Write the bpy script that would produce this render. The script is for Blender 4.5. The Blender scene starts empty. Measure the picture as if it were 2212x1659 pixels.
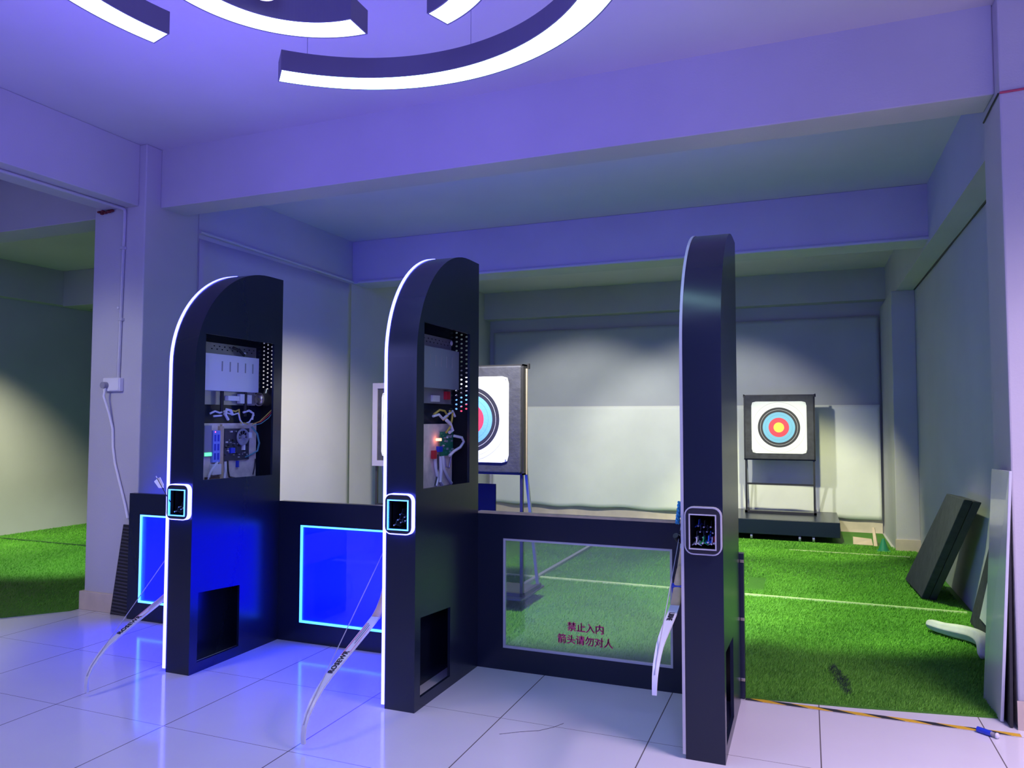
import bpy, bmesh, math, random
import numpy as np
from mathutils import Vector, Matrix

random.seed(7)
rng = np.random.default_rng(7)
SC = bpy.context.scene
COL = SC.collection
PI = math.pi

# ------------------------------------------------------------------ camera
YAW, PITCH, ROLL, FOC = 0.377791500, 0.0485046229, 0.00177514251, 1606.14
def cam_axes():
    cy, sy, cp, sp = math.cos(YAW), math.sin(YAW), math.cos(PITCH), math.sin(PITCH)
    f = Vector((-sy * cp, cy * cp, sp)); r = Vector((cy, sy, 0)); u = r.cross(f)
    cr, sr = math.cos(ROLL), math.sin(ROLL)
    return cr * r + sr * u, -sr * r + cr * u, f
_r, _u, _f = cam_axes()
cam = bpy.data.cameras.new('camera'); cam_ob = bpy.data.objects.new('camera', cam); COL.objects.link(cam_ob)
cam_ob.matrix_world = Matrix(((_r.x, _u.x, -_f.x, 0), (_r.y, _u.y, -_f.y, 0), (_r.z, _u.z, -_f.z, 1.4), (0, 0, 0, 1)))
cam.sensor_fit = 'HORIZONTAL'; cam.sensor_width = 36; cam.lens = FOC / 2212 * 36; cam.clip_start = 0.02
SC.camera = cam_ob

# ------------------------------------------------------------------ world, exposure, room lights
SC.view_settings.view_transform = 'Standard'; SC.view_settings.look = 'None'
SC.view_settings.gamma = 1; SC.view_settings.use_curve_mapping = False
SC.view_settings.exposure = 0.0
SC.cycles.use_denoising = True
SC.cycles.max_bounces = 8; SC.cycles.diffuse_bounces = 4; SC.cycles.transparent_max_bounces = 12
SC.cycles.sample_clamp_indirect = 6
w = bpy.data.worlds.new('world'); SC.world = w; w.use_nodes = True
w.node_tree.nodes['Background'].inputs[0].default_value = (0.25, 0.25, 0.45, 1)
w.node_tree.nodes['Background'].inputs[1].default_value = 0.04

def light(name, kind, loc, aim, power, color, size=0.3, size_y=None, angle=70, blend=0.5):
    l = bpy.data.lights.new(name, kind); l.energy = power; l.color = color
    if kind == 'AREA':
        l.size = size
        if size_y: l.shape = 'RECTANGLE'; l.size_y = size_y
    if kind == 'SPOT':
        l.spot_size = math.radians(angle); l.spot_blend = blend; l.shadow_soft_size = size
    if kind == 'POINT': l.shadow_soft_size = size
    o = bpy.data.objects.new(name, l); COL.objects.link(o); o.location = loc
    d = Vector(aim) - Vector(loc)
    o.rotation_euler = d.to_track_quat('-Z', 'Y').to_euler()
    return o
WARM = (1.0, 0.98, 0.78)
# lane floodlights fixed behind the first and the second beam
light('lane_flood', 'SPOT', (-2.9, 4.62, 2.85), (-4.4, 6.2, 0.15), 430, (1, .92, .66), .06, angle=72, blend=1.0)
light('lane_flood', 'SPOT', (-1.7, 4.5, 2.82), (-1.75, 5.95, 0.0), 520, (1, .97, .85), .06, angle=68, blend=.45)
light('lane_flood', 'SPOT', (0.1, 4.62, 2.85), (0.0, 6.3, 0.0), 440, (.86, 1, .55), .06, angle=54, blend=.45)
light('lane_flood', 'SPOT', (-3.0, 7.3, 2.75), (-3.0, 10.3, 0.5), 225, (1, 1, .92), .06, angle=72, blend=.5)
light('lane_flood', 'SPOT', (-1.2, 7.3, 2.75), (-1.2, 10.3, 0.4), 245, (1, 1, .92), .06, angle=72, blend=.5)
light('lane_flood', 'SPOT', (-0.2, 7.3, 2.75), (-0.25, 9.6, 0.0), 380, (1, 1, .55), .06, angle=58, blend=.5)
# same floodlights in the bay on the left
light('lane_flood', 'SPOT', (-7.2, 4.7, 2.8), (-9.2, 5.7, 0.1), 440, (1, 1, .6), .06, angle=64, blend=.9)
light('lane_flood', 'SPOT', (-6.0, 4.7, 2.8), (-7.0, 5.9, 0.0), 500, (.85, 1, .8), .06, angle=64, blend=.7)
# ceiling downlights of the hall
light('hall_downlight', 'SPOT', (1.7, 2.5, 3.38), (1.6, 2.7, 0.0), 840, (1.0, 0.74, 1.0), .6, angle=125, blend=.8)
light('hall_downlight', 'SPOT', (-3.9, 1.3, 3.38), (-4.1, 1.6, 0.0), 105, (1.0, 0.82, 0.25), .25, angle=125, blend=.8)
# added fill: two unseen blue area lights behind the camera
light('hall_fill', 'AREA', (1.0, -2.5, 2.6), (0.2, 3.2, 1.0), 98, (.19, .20, 1.0), 1.6)
light('hall_fill', 'AREA', (-5.2, -1.5, 2.6), (-3.8, 4.0, 1.0), 46, (.30, .32, 1.0), 1.6)
light('column_fill', 'SPOT', (-4.3, 1.1, 2.7), (-4.78, 4.0, 1.25), 95, (1.0, 1.0, .85), .2, angle=44, blend=.7)  # added unseen spot that brightens the socket column
# added unseen area light that tints the hall ceiling blue
light('ceiling_fill', 'AREA', (-2.0, 2.0, 2.35), (-2.0, 2.0, 3.43), 60, (0.19, 0.115, 1.0), 3.0)
# added blue fill hidden behind the first beam, for the range ceiling
light('bay_fill', 'AREA', (-1.9, 4.42, 3.02), (-1.9, 5.7, 3.40), 15, (0.01, 0.0, 1.0), 4.0, .08)

# ------------------------------------------------------------------ materials
MATS = {}
def pbsdf(name):
    m = bpy.data.materials.new(name); m.use_nodes = True
    return m, m.node_tree, m.node_tree.nodes['Principled BSDF']
def mat(name, col, rough=0.5, metal=0.0, noise=0.0, nscale=8.0, bump=0.0, bscale=60.0, spec=0.5, coat=0.0):
    if name in MATS: return MATS[name]
    m, nt, b = pbsdf(name)
    b.inputs['Base Color'].default_value = (*col, 1); b.inputs['Roughness'].default_value = rough
    b.inputs['Metallic'].default_value = metal; b.inputs['Specular IOR Level'].default_value = spec
    b.inputs['Coat Weight'].default_value = coat
    tc = nt.nodes.new('ShaderNodeTexCoord')
    if noise:
        n = nt.nodes.new('ShaderNodeTexNoise'); n.inputs['Scale'].default_value = nscale; n.inputs['Detail'].default_value = 6
        nt.links.new(tc.outputs['Object'], n.inputs['Vector'])
        r = nt.nodes.new('ShaderNodeValToRGB')
        r.color_ramp.elements[0].position = .3; r.color_ramp.elements[1].position = .7
        r.color_ramp.elements[0].color = (*[c * (1 - noise) for c in col], 1)
        r.color_ramp.elements[1].color = (*[min(1, c * (1 + noise)) for c in col], 1)
        nt.links.new(n.outputs['Fac'], r.inputs['Fac']); nt.links.new(r.outputs['Color'], b.inputs['Base Color'])
    if bump:
        n = nt.nodes.new('ShaderNodeTexNoise'); n.inputs['Scale'].default_value = bscale; n.inputs['Detail'].default_value = 4
        nt.links.new(tc.outputs['Object'], n.inputs['Vector'])
        bp = nt.nodes.new('ShaderNodeBump'); bp.inputs['Strength'].default_value = bump; bp.inputs['Distance'].default_value = .01
        nt.links.new(n.outputs['Fac'], bp.inputs['Height']); nt.links.new(bp.outputs['Normal'], b.inputs['Normal'])
    MATS[name] = m
    return m
def emit(name, col, strength, base=(.8, .8, .8)):
    if name in MATS: return MATS[name]
    m, nt, b = pbsdf(name)
    b.inputs['Base Color'].default_value = (*base, 1); b.inputs['Roughness'].default_value = .4
    b.inputs['Emission Color'].default_value = (*col, 1); b.inputs['Emission Strength'].default_value = strength
    MATS[name] = m
    return m

WALL = mat('wall_paint', (.50, .50, .53), .75, noise=.05, nscale=1.5, bump=.08, bscale=90)
CEIL = mat('ceiling_paint', (.58, .58, .60), .8, noise=.04, nscale=1.2, bump=.05)
BLACK = mat('black_lacquer', (.010, .016, .034), .27, bump=.02, bscale=25)
BLACKIN = mat('black_inside', (.008, .008, .010), .6)
FOAM = mat('black_foam', (.038, .040, .056), .8, noise=.25, nscale=14, bump=.25, bscale=40)
HOUSING = mat('lamp_housing', (.10, .11, .13), .45)
DIFF_W = emit('diffuser_white', (.58, .83, 1.0), 5)
DIFF_C = emit('diffuser_cool', (.50, 1.0, 1.0), 11)
LED_BLUE = emit('led_blue', (.078, .082, 1.0), 10)
LED_OFF = mat('led_off', (.60, .60, .60), .35)
LED_CYAN = emit('led_cyan', (.021, .20, 1.0), 5.6)
STEEL = mat('steel', (.45, .46, .50), .35, .7)
STEELD = mat('grey_painted_steel', (.30, .32, .36), .45, .2)
PLY = mat('plywood', (.86, .76, .66), .7, noise=.15, nscale=20)
RAWWOOD = mat('raw_wood_edge', (.60, .47, .28), .7, noise=.2, nscale=12)
BOWWOOD = mat('bow_wood', (.78, .56, .30), .4, noise=.22, nscale=9)
LIMB = mat('limb_white', (.78, .80, .84), .3)
STRING = mat('bow_string', (.45, .43, .50), .7)
WHITEP = mat('white_plastic', (.78, .78, .80), .4)
GREYP = mat('grey_plastic', (.30, .30, .34), .5)
BLACKP = mat('black_plastic', (.02, .02, .022), .45)
BLUEP = mat('blue_plastic', (.02, .05, .55), .35)
GREENP = mat('green_board', (.02, .22, .12), .5)
REDP = mat('red_plastic', (.6, .02, .04), .4)
YELP = mat('yellow_wire', (.65, .5, .08), .5)
CYANC = mat('cyan_cord', (.05, .42, .72), .6)
BRASS = mat('brass', (.62, .56, .36), .25, .9)
BEIGE = mat('beige_tile', (.62, .53, .42), .4, noise=.08)
PALE = mat('pale_card', (.72, .56, .42), .8, noise=.1)
INK = mat('black_ink', (.02, .02, .025), .6)
INKR = mat('red_ink', (.75, .05, .18), .6)
CURT_U = mat('cloth_upper', (.44, .46, .47), .9, noise=.05, nscale=2)
CURT_L = mat('cloth_lower', (.74, .76, .69), .9, noise=.05, nscale=2)
ALU = mat('white_board', (.62, .66, .68), .22, noise=.05, nscale=3, coat=.3)
PIPE = mat('conduit_grey', (.50, .50, .54), .5)
CONEG = mat('cone_green', (.02, .25, .13), .5)

def tile_material():
    m, nt, b = pbsdf('polished_tiles')
    N, L = nt.nodes, nt.links
    g = N.new('ShaderNodeNewGeometry'); s = N.new('ShaderNodeSeparateXYZ'); L.new(g.outputs['Position'], s.inputs[0])
    def joint(sock, off, period, half):
        a = N.new('ShaderNodeMath'); a.operation = 'SUBTRACT'; L.new(sock, a.inputs[0]); a.inputs[1].default_value = off
        p = N.new('ShaderNodeMath'); p.operation = 'PINGPONG'; L.new(a.outputs[0], p.inputs[0]); p.inputs[1].default_value = period / 2
        c = N.new('ShaderNodeMath'); c.operation = 'LESS_THAN'; L.new(p.outputs[0], c.inputs[0]); c.inputs[1].default_value = half
        return c.outputs[0]
    jx = joint(s.outputs['X'], .030, .6975, .0026); jy = joint(s.outputs['Y'], 3.30, .660, .0014)
    mx = N.new('ShaderNodeMath'); mx.operation = 'MAXIMUM'; L.new(jx, mx.inputs[0]); L.new(jy, mx.inputs[1])
    n = N.new('ShaderNodeTexNoise'); n.inputs['Scale'].default_value = 2.5; n.inputs['Detail'].default_value = 5
    L.new(g.outputs['Position'], n.inputs['Vector'])
    r = N.new('ShaderNodeValToRGB'); r.color_ramp.elements[0].color = (.68, .69, .70, 1); r.color_ramp.elements[1].color = (.76, .76, .77, 1)
    L.new(n.outputs['Fac'], r.inputs['Fac'])
    mix = N.new('ShaderNodeMix'); mix.data_type = 'RGBA'; L.new(mx.outputs[0], mix.inputs[0]); L.new(r.outputs['Color'], mix.inputs[6])
    mix.inputs[7].default_value = (.16, .14, .13, 1)
    L.new(mix.outputs[2], b.inputs['Base Color'])
    rr = N.new('ShaderNodeMapRange'); L.new(n.outputs['Fac'], rr.inputs[0]); rr.inputs[3].default_value = .07; rr.inputs[4].default_value = .14
    L.new(rr.outputs[0], b.inputs['Roughness'])
    b.inputs['Specular IOR Level'].default_value = .55
    return m
TILE = tile_material()

def turf_material(name, dark, light_, scale=1.0):
    m, nt, b = pbsdf(name)
    N, L = nt.nodes, nt.links
    g = N.new('ShaderNodeNewGeometry')
    n = N.new('ShaderNodeTexNoise'); n.inputs['Scale'].default_value = 170 * scale; n.inputs['Detail'].default_value = 3
    L.new(g.outputs['Position'], n.inputs['Vector'])
    n2 = N.new('ShaderNodeTexNoise'); n2.inputs['Scale'].default_value = 2.2; n2.inputs['Detail'].default_value = 4
    L.new(g.outputs['Position'], n2.inputs['Vector'])
    ad = N.new('ShaderNodeMath'); ad.operation = 'MULTIPLY_ADD'; L.new(n2.outputs['Fac'], ad.inputs[0]); ad.inputs[1].default_value = .5
    L.new(n.outputs['Fac'], ad.inputs[2])
    r = N.new('ShaderNodeValToRGB'); r.color_ramp.elements[0].position = .45; r.color_ramp.elements[1].position = 1.0
    r.color_ramp.elements[0].color = (*dark, 1); r.color_ramp.elements[1].color = (*light_, 1)
    L.new(ad.outputs[0], r.inputs['Fac']); L.new(r.outputs['Color'], b.inputs['Base Color'])
    b.inputs['Roughness'].default_value = .6; b.inputs['Specular IOR Level'].default_value = .25
    return m
TURF = turf_material('turf', (.06, .22, .025), (.20, .56, .05))
TURFB = turf_material('turf_base', (.035, .14, .016), (.10, .31, .03))
TURFL = mat('turf_line', (.55, .72, .34), .7, noise=.15, nscale=60)
STAIN = mat('stained_turf', (.02, .045, .03), .8)

def hazard_material():
    m, nt, b = pbsdf('hazard_tape')
    N, L = nt.nodes, nt.links
    g = N.new('ShaderNodeNewGeometry'); s = N.new('ShaderNodeSeparateXYZ'); L.new(g.outputs['Position'], s.inputs[0])
    a = N.new('ShaderNodeMath'); a.operation = 'MULTIPLY_ADD'; L.new(s.outputs['Y'], a.inputs[0]); a.inputs[1].default_value = 2.4
    L.new(s.outputs['X'], a.inputs[2])
    p = N.new('ShaderNodeMath'); p.operation = 'PINGPONG'; L.new(a.outputs[0], p.inputs[0]); p.inputs[1].default_value = .105
    c = N.new('ShaderNodeMath'); c.operation = 'GREATER_THAN'; L.new(p.outputs[0], c.inputs[0]); c.inputs[1].default_value = .050
    mix = N.new('ShaderNodeMix'); mix.data_type = 'RGBA'; L.new(c.outputs[0], mix.inputs[0])
    mix.inputs[6].default_value = (.03, .03, .035, 1); mix.inputs[7].default_value = (.72, .45, .03, 1)
    L.new(mix.outputs[2], b.inputs['Base Color']); b.inputs['Roughness'].default_value = .5
    return m
HAZARD = hazard_material()

def target_material():
    # concentric scoring zones, by distance from the middle of the sheet (object space, metres)
    m, nt, b = pbsdf('target_rings')
    N, L = nt.nodes, nt.links
    tc = N.new('ShaderNodeTexCoord'); s = N.new('ShaderNodeSeparateXYZ'); L.new(tc.outputs['Object'], s.inputs[0])
    cx = N.new('ShaderNodeCombineXYZ'); L.new(s.outputs['X'], cx.inputs[0]); L.new(s.outputs['Z'], cx.inputs[1])
    ln = N.new('ShaderNodeVectorMath'); ln.operation = 'LENGTH'; L.new(cx.outputs[0], ln.inputs[0])
    n = N.new('ShaderNodeTexNoise'); n.inputs['Scale'].default_value = 90; n.inputs['Detail'].default_value = 2
    L.new(tc.outputs['Object'], n.inputs['Vector'])
    dv = N.new('ShaderNodeMath'); dv.operation = 'DIVIDE'; L.new(ln.outputs['Value'], dv.inputs[0]); dv.inputs[1].default_value = .425
    r = N.new('ShaderNodeValToRGB'); r.color_ramp.interpolation = 'CONSTANT'
    W_, K_, B_, R_, Y_ = (.80, .83, .82), (.022, .022, .035), (.16, .42, .66), (.66, .045, .09), (.80, .66, .08)
    st = [(0, Y_), (.0575 / .4, R_), (.112 / .4, B_), (.145 / .4, (.10, .30, .52)), (.147 / .4, B_), (.178 / .4, K_), (.203 / .4, (.6, .6, .62)), (.205 / .4, K_),
          (.232 / .4, W_), (.262 / .4, (.42, .44, .45)), (.264 / .4, W_), (.292 / .4, (.42, .44, .45)), (.294 / .4, W_)]
    e = r.color_ramp.elements
    e[0].position = 0; e[0].color = (*st[0][1], 1); e[1].position = st[1][0]; e[1].color = (*st[1][1], 1)
    for pos, c in st[2:]:
        k = e.new(pos); k.color = (*c, 1)
    L.new(dv.outputs[0], r.inputs['Fac']); L.new(r.outputs['Color'], b.inputs['Base Color']); b.inputs['Roughness'].default_value = .6
    bp = N.new('ShaderNodeBump'); bp.inputs['Strength'].default_value = .25; bp.inputs['Distance'].default_value = .004
    L.new(n.outputs['Fac'], bp.inputs['Height']); L.new(bp.outputs['Normal'], b.inputs['Normal'])
    return m
RINGS = target_material()

def pane_material(name, lit):
    m = bpy.data.materials.new(name); m.use_nodes = True
    nt = m.node_tree; N, L = nt.nodes, nt.links
    N.remove(N['Principled BSDF'])
    out = N['Material Output']
    tr = N.new('ShaderNodeBsdfTransparent'); gl = N.new('ShaderNodeBsdfGlossy'); gl.inputs['Roughness'].default_value = .02
    fr = N.new('ShaderNodeFresnel'); fr.inputs['IOR'].default_value = 1.5
    df = N.new('ShaderNodeBsdfTranslucent'); d2 = N.new('ShaderNodeBsdfDiffuse')
    film = (.02, .10, .95, 1) if lit else (.7, .75, .9, 1)  # lit: blue of the frame LEDs painted into the clear acrylic's film
    df.inputs[0].default_value = film; d2.inputs[0].default_value = film
    h = N.new('ShaderNodeMixShader'); h.inputs[0].default_value = .5; L.new(df.outputs[0], h.inputs[1]); L.new(d2.outputs[0], h.inputs[2])
    m1 = N.new('ShaderNodeMixShader'); m1.inputs[0].default_value = .80 if lit else .10
    tr.inputs[0].default_value = (.92, .95, .96, 1)
    L.new(tr.outputs[0], m1.inputs[1]); L.new(h.outputs[0], m1.inputs[2])
    sc = N.new('ShaderNodeMath'); sc.operation = 'MULTIPLY_ADD'; L.new(fr.outputs[0], sc.inputs[0]); sc.inputs[1].default_value = 1.3; sc.inputs[2].default_value = .05
    m2 = N.new('ShaderNodeMixShader'); L.new(sc.outputs[0], m2.inputs[0]); L.new(m1.outputs[0], m2.inputs[1]); L.new(gl.outputs[0], m2.inputs[2])
    last = m2.outputs[0]
    if lit:
        em = N.new('ShaderNodeEmission'); em.inputs[0].default_value = (.0, .0, 1.0, 1); em.inputs[1].default_value = 5.5
        a = N.new('ShaderNodeAddShader'); L.new(last, a.inputs[0]); L.new(em.outputs[0], a.inputs[1]); last = a.outputs[0]
    L.new(last, out.inputs['Surface'])
    return m
PANE = pane_material('clear_acrylic', False)
PANE_LIT = pane_material('edge_lit_acrylic', True)

# ------------------------------------------------------------------ mesh helpers
class MB:
    def __init__(s): s.bm = bmesh.new(); s.mats = []
    def mi(s, m):
        if m is None: return 0
        if m not in s.mats: s.mats.append(m)
        return s.mats.index(m)
    def face(s, pts, m=None):
        vs = [s.bm.verts.new(p) for p in pts]
        f = s.bm.faces.new(vs); f.material_index = s.mi(m); return f
    def hexa(s, a, b, m=None):      # a, b: four points each, bottom loop and top loop
        va = [s.bm.verts.new(p) for p in a]; vb = [s.bm.verts.new(p) for p in b]; k = s.mi(m); n = len(va)
        fs = [s.bm.faces.new(va[::-1]), s.bm.faces.new(vb)]
        for i in range(n): fs.append(s.bm.faces.new((va[i], va[(i + 1) % n], vb[(i + 1) % n], vb[i])))
        for f in fs: f.material_index = k
        return s
    def box(s, x0, x1, y0, y1, z0, z1, m=None):
        return s.hexa([(x0, y0, z0), (x1, y0, z0), (x1, y1, z0), (x0, y1, z0)], [(x0, y0, z1), (x1, y0, z1), (x1, y1, z1), (x0, y1, z1)], m)
    def sweep(s, path, prof, m=None, closed=False, cap=True):
        # path: list of (point, axis_a, axis_b, scale_a, scale_b); prof: list of 2-D points
        k = s.mi(m); rings = []
        for (p, a, b, sa, sb) in path:
            rings.append([s.bm.verts.new(Vector(p) + Vector(a) * (u * sa) + Vector(b) * (v * sb)) for u, v in prof])
        n = len(prof); R = len(rings)
        for i in range(R if closed else R - 1):
            A, B = rings[i], rings[(i + 1) % R]
            for j in range(n):
                f = s.bm.faces.new((A[j], A[(j + 1) % n], B[(j + 1) % n], B[j])); f.material_index = k
        if cap and not closed:
            for rg in (rings[0][::-1], rings[-1]):
                f = s.bm.faces.new(rg); f.material_index = k
        return s
    def tube(s, pts, r, m=None, n=8, closed=False, taper=None):
        pts = [Vector(p) for p in pts]; path = []
        N = len(pts); prev = None
        for i, p in enumerate(pts):
            t = (pts[(i + 1) % N] - pts[i - 1]) if closed else (pts[min(i + 1, N - 1)] - pts[max(i - 1, 0)])
            t.normalize()
            if prev is None:
                h = Vector((0, 0, 1)) if abs(t.z) < .9 else Vector((1, 0, 0))
                a = t.cross(h).normalized()
            else:
                a = (prev - t * prev.dot(t)).normalized()
            prev = a; b = t.cross(a)
            rr = r if taper is None else r * taper[i]
            path.append((p, a, b, rr, rr))
        return s.sweep(path, [(math.cos(2 * PI * k / n), math.sin(2 * PI * k / n)) for k in range(n)], m, closed)
    def cyl(s, p0, p1, r, m=None, n=20, r1=None):
        return s.tube([p0, p1], r, m, n, taper=[1, (r1 / r) if r1 is not None else 1])
    def ball(s, c, r, m=None, sc=(1, 1, 1), sub=2):
        k = s.mi(m)
        g = bmesh.ops.create_icosphere(s.bm, subdivisions=sub, radius=r, matrix=Matrix.Translation(c) @ Matrix.Diagonal((*sc, 1)))
        for f in {f for v in g['verts'] for f in v.link_faces}: f.material_index = k
        return s
    def holed(s, outer, holes, to3, t, m=None):
        # a flat plate with holes: outer and holes are 2-D loops, to3(u, v) -> point, t = thickness vector
        k = s.mi(m); loops = []; edges = []
        for lp in [outer] + holes:
            vs = [s.bm.verts.new(to3(u, v)) for u, v in lp]; loops.append(vs)
            for i in range(len(vs)): edges.append(s.bm.edges.new((vs[i], vs[(i + 1) % len(vs)])))
        g = bmesh.ops.triangle_fill(s.bm, use_beauty=True, use_dissolve=False, edges=edges)
        fs = [x for x in g['geom'] if isinstance(x, bmesh.types.BMFace)]
        e = bmesh.ops.extrude_face_region(s.bm, geom=fs)
        nv = [x for x in e['geom'] if isinstance(x, bmesh.types.BMVert)]
        bmesh.ops.translate(s.bm, verts=nv, vec=t)
        for f in s.bm.faces:
            if f.material_index == 0: pass
        for f in fs: f.material_index = k
        for x in e['geom']:
            if isinstance(x, bmesh.types.BMFace): x.material_index = k
        return s
    def build(s, name, m=None, parent=None, smooth=False, bevel=0, segs=2):
        bmesh.ops.recalc_face_normals(s.bm, faces=s.bm.faces)
        me = bpy.data.meshes.new(name); s.bm.to_mesh(me); s.bm.free()
        o = bpy.data.objects.new(name, me); COL.objects.link(o)
        if s.mats:
            for x in s.mats: me.materials.append(x)
        elif m: me.materials.append(m)
        if parent is not None: o.parent = parent; o.matrix_parent_inverse = Matrix()
        if smooth:
            me.polygons.foreach_set('use_smooth', [True] * len(me.polygons))
            me.set_sharp_from_angle(angle=math.radians(38))
        if bevel:
            b = o.modifiers.new('bevel', 'BEVEL'); b.width = bevel; b.segments = segs; b.limit_method = 'ANGLE'; b.angle_limit = math.radians(50)
        return o

def tag(o, label, cat, group=None, kind=None):
    o['label'] = label; o['category'] = cat
    if group: o['group'] = group
    if kind: o['kind'] = kind
    return o
def thing(name, loc, label, cat, group=None, rot=None):
    o = bpy.data.objects.new(name, None); o.empty_display_size = .1; COL.objects.link(o)
    if rot is not None: o.matrix_world = Matrix.Translation(loc) @ rot
    else: o.location = loc
    return tag(o, label, cat, group)
def struct(o, label=None):
    o['kind'] = 'structure'
    if label: o['label'] = label
    return o
def text_mesh(body, size, name, m, parent, mw, ext=.0008, off=0.0, align='CENTER', spacing=1.0):
    cu = bpy.data.curves.new(name, 'FONT'); cu.body = body; cu.size = size; cu.extrude = ext; cu.offset = off
    cu.align_x = align; cu.align_y = 'CENTER'; cu.space_character = spacing; cu.resolution_u = 3
    t = bpy.data.objects.new(name, cu); COL.objects.link(t)
    bpy.context.view_layer.update()
    me = bpy.data.meshes.new_from_object(t.evaluated_get(bpy.context.evaluated_depsgraph_get()))
    bpy.data.objects.remove(t); bpy.data.curves.remove(cu)
    me.name = name; me.materials.clear(); me.materials.append(m)
    o = bpy.data.objects.new(name, me); COL.objects.link(o); o.parent = parent; o.matrix_local = mw
    return o

# ------------------------------------------------------------------ room shell
struct(MB().box(-9.2, 4.1, -4.1, 10.6, -.1, 0).build('floor', TILE))
HM, HR = 3.43, 3.30          # ceiling of the hall, ceiling of the range bays
mb = MB(); mb.box(-9.2, 4.1, -4.1, 4.16, HM, HM + .1)
mb.box(-9.2, 1.3, 4.36, 10.6, HR, HR + .1)
struct(mb.build('ceiling', CEIL))
struct(MB().box(-9.2, 4.1, -4.1, -4.0, 0, HM).build('wall_rear', WALL))
struct(MB().box(-9.1, -9.0, -4.0, 10.5, 0, HM).build('wall_far_left', WALL))
struct(MB().box(4.0, 4.1, -4.0, 4.06, 0, HM).build('wall_side', WALL))
struct(MB().box(-9.0, 1.10, 10.4, 10.5, 0, HR).build('wall_back', WALL))
struct(MB().box(-4.75, -4.487, 4.53, 10.4, 0, HR).build('wall_left', WALL))
struct(MB().box(1.10, 1.26, 4.40, 10.4, 0, HR).build('wall_right', WALL))
struct(MB().box(1.26, 4.0, 4.06, 4.40, 0, HM).build('wall_front_right', WALL))
# beams and columns
struct(MB().box(-4.49, .87, 4.15, 4.385, 2.985, HM + .02).build('ceiling_beam', WALL, bevel=.006))
struct(MB().box(-9.0, -5.0, 4.20, 4.47, 2.985, HM + .02).build('ceiling_beam', WALL, bevel=.006))
struct(MB().box(-4.90, -4.555, -4.0, 4.014, 2.97, HM).build('ceiling_beam', WALL, bevel=.006))
struct(MB().box(-4.487, 1.10, 6.68, 6.99, 2.845, HR).build('ceiling_beam', WALL, bevel=.006))
struct(MB().box(-8.85, -4.75, 6.68, 6.99, 2.845, HR).build('ceiling_beam', WALL, bevel=.006))
struct(MB().box(-9.0, -8.85, 4.47, 10.4, 2.86, HR).build('ceiling_beam', WALL))
struct(MB().box(-4.487, .92, 10.18, 10.4, 2.905, HR).build('ceiling_beam', WALL))
struct(MB().box(.92, 1.10, 4.40, 10.4, 2.815, HR).build('ceiling_beam', WALL))
col1 = struct(MB().box(-5.0, -4.49, 4.014, 4.53, 0, HM).build('wall_column', WALL, bevel=.008))
MB().box(-5.025, -4.47, 3.992, 4.10, 0, .135).build('baseboard_left', BEIGE, bevel=.004); struct(bpy.data.objects['baseboard_left'])
struct(MB().box(.87, 1.26, 4.055, 4.40, 0, HM).build('wall_column', WALL, bevel=.008))
struct(MB().box(.865, 1.26, 4.045, 4.05, 0, .13).build('baseboard_right', BEIGE))
struct(MB().box(.87, 1.10, 9.02, 10.4, 0, 2.815).build('wall_column', WALL, bevel=.006))
struct(MB().box(.86, 1.10, 9.0, 9.02, 0, .13).build('baseboard_back', BEIGE))
# surface pipes and cracks
struct(MB().tube([(-4.474, 4.53, 2.895), (-4.474, 6.68, 2.865)], .014).build('trim_1', PIPE, smooth=True), 'thin pipe along the top of the left range wall')
struct(MB().tube([(-4.40, 6.672, 2.857), (1.05, 6.672, 2.857)], .016).build('trim_2', PIPE, smooth=True), 'thin pipe along the lower edge of the second beam')
struct(MB().tube([(1.095, 4.42, 2.83), (1.092, 5.4, 2.815), (1.095, 6.3, 2.82), (1.092, 7.6, 2.81), (1.095, 9.0, 2.815)], .008).build('trim_3', INK), 'dark crack line between the right wall and its beam')
struct(MB().tube([(.866, 4.06, 2.95), (.864, 4.2, 2.94), (.866, 4.38, 2.93)], .004).build('trim_4', INK), 'dark crack at the top of the right column')
struct(MB().tube([(.87, 4.051, 2.95), (1.3, 4.051, 2.965)], .006).build('trim_5', mat('red_line', (.45, .06, .12), .6)), 'red line across the right column')

# ------------------------------------------------------------------ wiring on the left column
t = thing('wall_socket', (-4.74, 4.014, 1.655), 'white surface socket box on the column with a plug in it', 'socket')
MB().box(-.085, .085, -.04, 0, -.05, .05).build('box', WHITEP, t, bevel=.008)
MB().box(-.012, .08, -.045, -.04, -.044, .044).build('switch_plate', WHITEP, t, bevel=.002)
MB().cyl((-.045, -.075, -.005), (-.045, -.04, -.005), .024).build('plug', GREYP, t, smooth=True)
tag(MB().tube([(-4.78, 3.96, 1.63), (-4.785, 3.955, 1.57), (-4.765, 3.985, 1.45), (-4.74, 4.0, 1.33), (-4.735, 4.002, 1.2), (-4.71, 4.002, 1.08), (-4.66, 4.0, .95), (-4.60, 3.998, .80), (-4.565, 3.998, .69)], .009).build('power_cable', WHITEP, smooth=True),
    'white power cable hanging from the socket on the column', 'cable')
t = thing('conduit_pipe', (-4.69, 4.014, 1.705), 'thin grey conduit running from the beam down to the socket', 'pipe')
MB().tube([(-.01, -.012, 0), (0.0, -.012, .6), (.012, -.012, 1.22), (.012, -.016, 1.243), (.012, -.03, 1.252), (.012, -.08, 1.252), (.012, -3.5, 1.252)], .012).build('pipe', PIPE, t, smooth=True)
for z in (.42, .95):
    MB().box(-.016, .024, -.028, 0, z, z + .022).build('clip', PIPE, t, bevel=.003)
MB().ball((-.035, -.006, .52), .010, WHITEP).build('screw', None, t, smooth=True)
mb = MB()
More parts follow.
